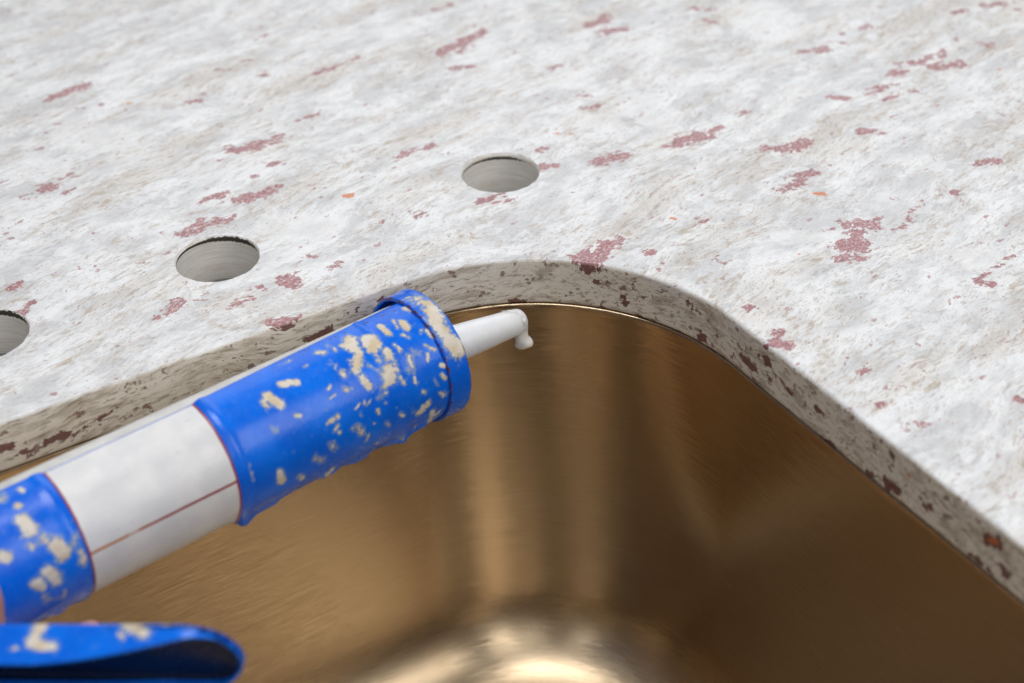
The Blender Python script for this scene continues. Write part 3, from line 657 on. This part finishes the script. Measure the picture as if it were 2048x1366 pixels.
def tube(name, P, R, mat, parent, n=40, wob=0., seed=0, sub=8):
    """smooth tube through points P with radii R, rounded ends; gun coordinates"""
    P = np.array(P, float); R = np.array(R, float); m = len(P)
    def cr(A, t):
        i = min(int(t), m-2); f = t-i; p0, p1, p2, p3 = A[max(i-1, 0)], A[i], A[i+1], A[min(i+2, m-1)]
        return .5*((2*p1)+(-p0+p2)*f+(2*p0-5*p1+4*p2-p3)*f*f+(-p0+3*p1-3*p2+p3)*f**3)
    tt_ = np.linspace(0, m-1, (m-1)*sub+1); C_ = np.array([cr(P, t) for t in tt_]); Q = np.array([cr(R, t) for t in tt_])
    T = np.gradient(C_, axis=0); T /= np.linalg.norm(T, axis=1)[:, None]
    ref = np.array([0, 0, 1.]) if abs(T[0][2]) < .9 else np.array([0, 1., 0])
    V = []
    for c, t, r in zip(C_, T, Q):
        u_ = ref-t*(ref@t); u_ /= np.linalg.norm(u_); v_ = np.cross(t, u_); ref = u_
        for i in range(n):
            a = 2*pi*i/n; d = u_*cos(a)+v_*sin(a)
            V.append(c+d*r)
    V = np.array(V)
    if wob:
        dn = V-np.repeat(C_, n, axis=0); nn = np.linalg.norm(dn, axis=1)[:, None]+1e-6
        V = V+dn/nn*((fbm(V*.33+seed, 3)-.5)*2*wob)[:, None]
    f = grid_faces(len(C_), n, closed_v=True)
    f.append(tuple(range(n))[::-1] if False else tuple(range(n))); f.append(tuple((len(C_)-1)*n+i for i in range(n))[::-1])
    o = mesh(name, V, f, mat, parent)
    bm = bmesh.new(); bm.from_mesh(o.data); bmesh.ops.recalc_face_normals(bm, faces=bm.faces); bm.to_mesh(o.data); bm.free()
    return o
nd = tl-n0; nl = np.linalg.norm(nd); nd /= nl
nz_ = tube('nozzle', [n0, n0+nd*nl*.2, n0+nd*nl*.5, n0+nd*(nl-9), n0+nd*(nl-4), n0+nd*(nl-1), n0+nd*(nl+.6), n0+nd*(nl+.9)], [8.2, 7.9, 7.1, 5.9, 5.6, 5.1, 3.5, .3], M_noz, cart, wob=.12)
M_sil = waxy('silicone', (.86, .855, .84), .22, .75, .004)
dn_ = Gl(GF+np.array([0, 0, -1.])); 
b0 = Gl(at(1026, 640, 656)); b1 = Gl(at(1038, 650, 656)); b2 = Gl(at(1041, 664, 657)); b3 = Gl(at(1044, 676, 658)); b4 = Gl(at(1047, 684, 659)); b5 = Gl(at(1049, 691, 659)); b6 = Gl(at(1050, 696.5, 659)); b7 = Gl(at(1050.5, 698.5, 659))
tube('silicone_drip', [b0, b1, b2, b3, b4, b5, b6, b7], [1.5, 3.4, 3.0, 3.0, 3.8, 3.8, 2.4, .2], M_sil, cart, n=32, wob=.25, seed=4)
smear = [Gl(at(1000, 622, 652)), Gl(at(1012, 623, 650)), Gl(at(1026, 627, 650)), Gl(at(1039, 634, 650)), Gl(at(1046, 643, 650)), Gl(at(1046, 655, 650))]
tube('silicone_smear', smear, [.2, .7, 1.1, 1.4, 1.4, .3], M_sil, cart, n=28, wob=.5, seed=9)

# ------------------------------------------------------------------ the hand on the trigger (almost all of it beyond the left border)
def skin_mat():
    g = NT('skin'); P = g.obj()
    b = g.mix(g.ramp(g.noise(P, .08, 4), .35, .7), (.62, .30, .22), (.75, .42, .33))
    g.set(Base_Color=b, Roughness=.45, Normal=g.bump(g.noise(P, .9, 3), .2, .0005))
    g.b.inputs['Subsurface Weight'].default_value = .25; g.b.inputs['Subsurface Scale'].default_value = .004; g.b.inputs['Subsurface Radius'].default_value = (1, .4, .25)
    return g.m
def hand():
    W = {}
    J = [('wrist', at(-820, 1560, 500), 26), ('palm', at(-640, 1440, 500), 25), ('kn', at(-480, 1330, 505), 20)]
    chains = [
        [(at(-330, 1235, 512), 11), (at(-150, 1175, 512), 9.5), (at(-34, 1182, 503), 8.6), (at(-30, 1300, 520), 7.2), (at(110, 1310, 530), 6.4), (at(208, 1252, 532), 5.2)],
        [(at(-360, 1330, 522), 11), (at(-230, 1330, 532), 9.5), (at(-110, 1370, 536), 8.2), (at(-60, 1430, 525), 7)],
        [(at(-420, 1420, 524), 11), (at(-300, 1440, 534), 9.5), (at(-190, 1480, 536), 8.2), (at(-150, 1530, 525), 7)],
        [(at(-490, 1510, 522), 10), (at(-390, 1540, 530), 8.5), (at(-300, 1580, 530), 7.2), (at(-270, 1620, 520), 6)],
        [(at(-560, 1330, 480), 13), (at(-440, 1240, 474), 10.5), (at(-330, 1180, 476), 9), (at(-260, 1150, 480), 7)]]
    vs_ = [j[1] for j in J]; rad = [j[2] for j in J]; ed = [(0, 1), (1, 2)]
    roots = [2, 2, 1, 1, 1]
    vs_.insert(0, at(-1100, 1760, 500)); rad.insert(0, 30); ed = [(0, 1), (1, 2), (2, 3)]
    for ch, rt in zip(chains, roots):
        prev = rt+1
        for p, r_ in ch: vs_.append(p); rad.append(r_); ed.append((prev, len(vs_)-1)); prev = len(vs_)-1
    me = bpy.data.meshes.new('hand'); base = body_c
    me.from_pydata([tuple((p-base)*S) for p in vs_], ed, [])
    o = bpy.data.objects.new('hand', me); scene.collection.objects.link(o); o.location = tuple(base*S)
    me.materials.append(skin_mat())
    sk = o.modifiers.new('skin', 'SKIN'); sk.use_smooth_shade = True
    for i, v in enumerate(me.skin_vertices[0].data): v.radius = (rad[i]*S, rad[i]*S); v.use_root = (i == 2)
    o.modifiers.new('sub', 'SUBSURF').render_levels = 2
    o.modifiers['sub'].levels = 2
    return o
hd_ = hand()
tag(hd_, 'bare fingers squeezing the blue trigger, only fingertips showing at left', 'hand')
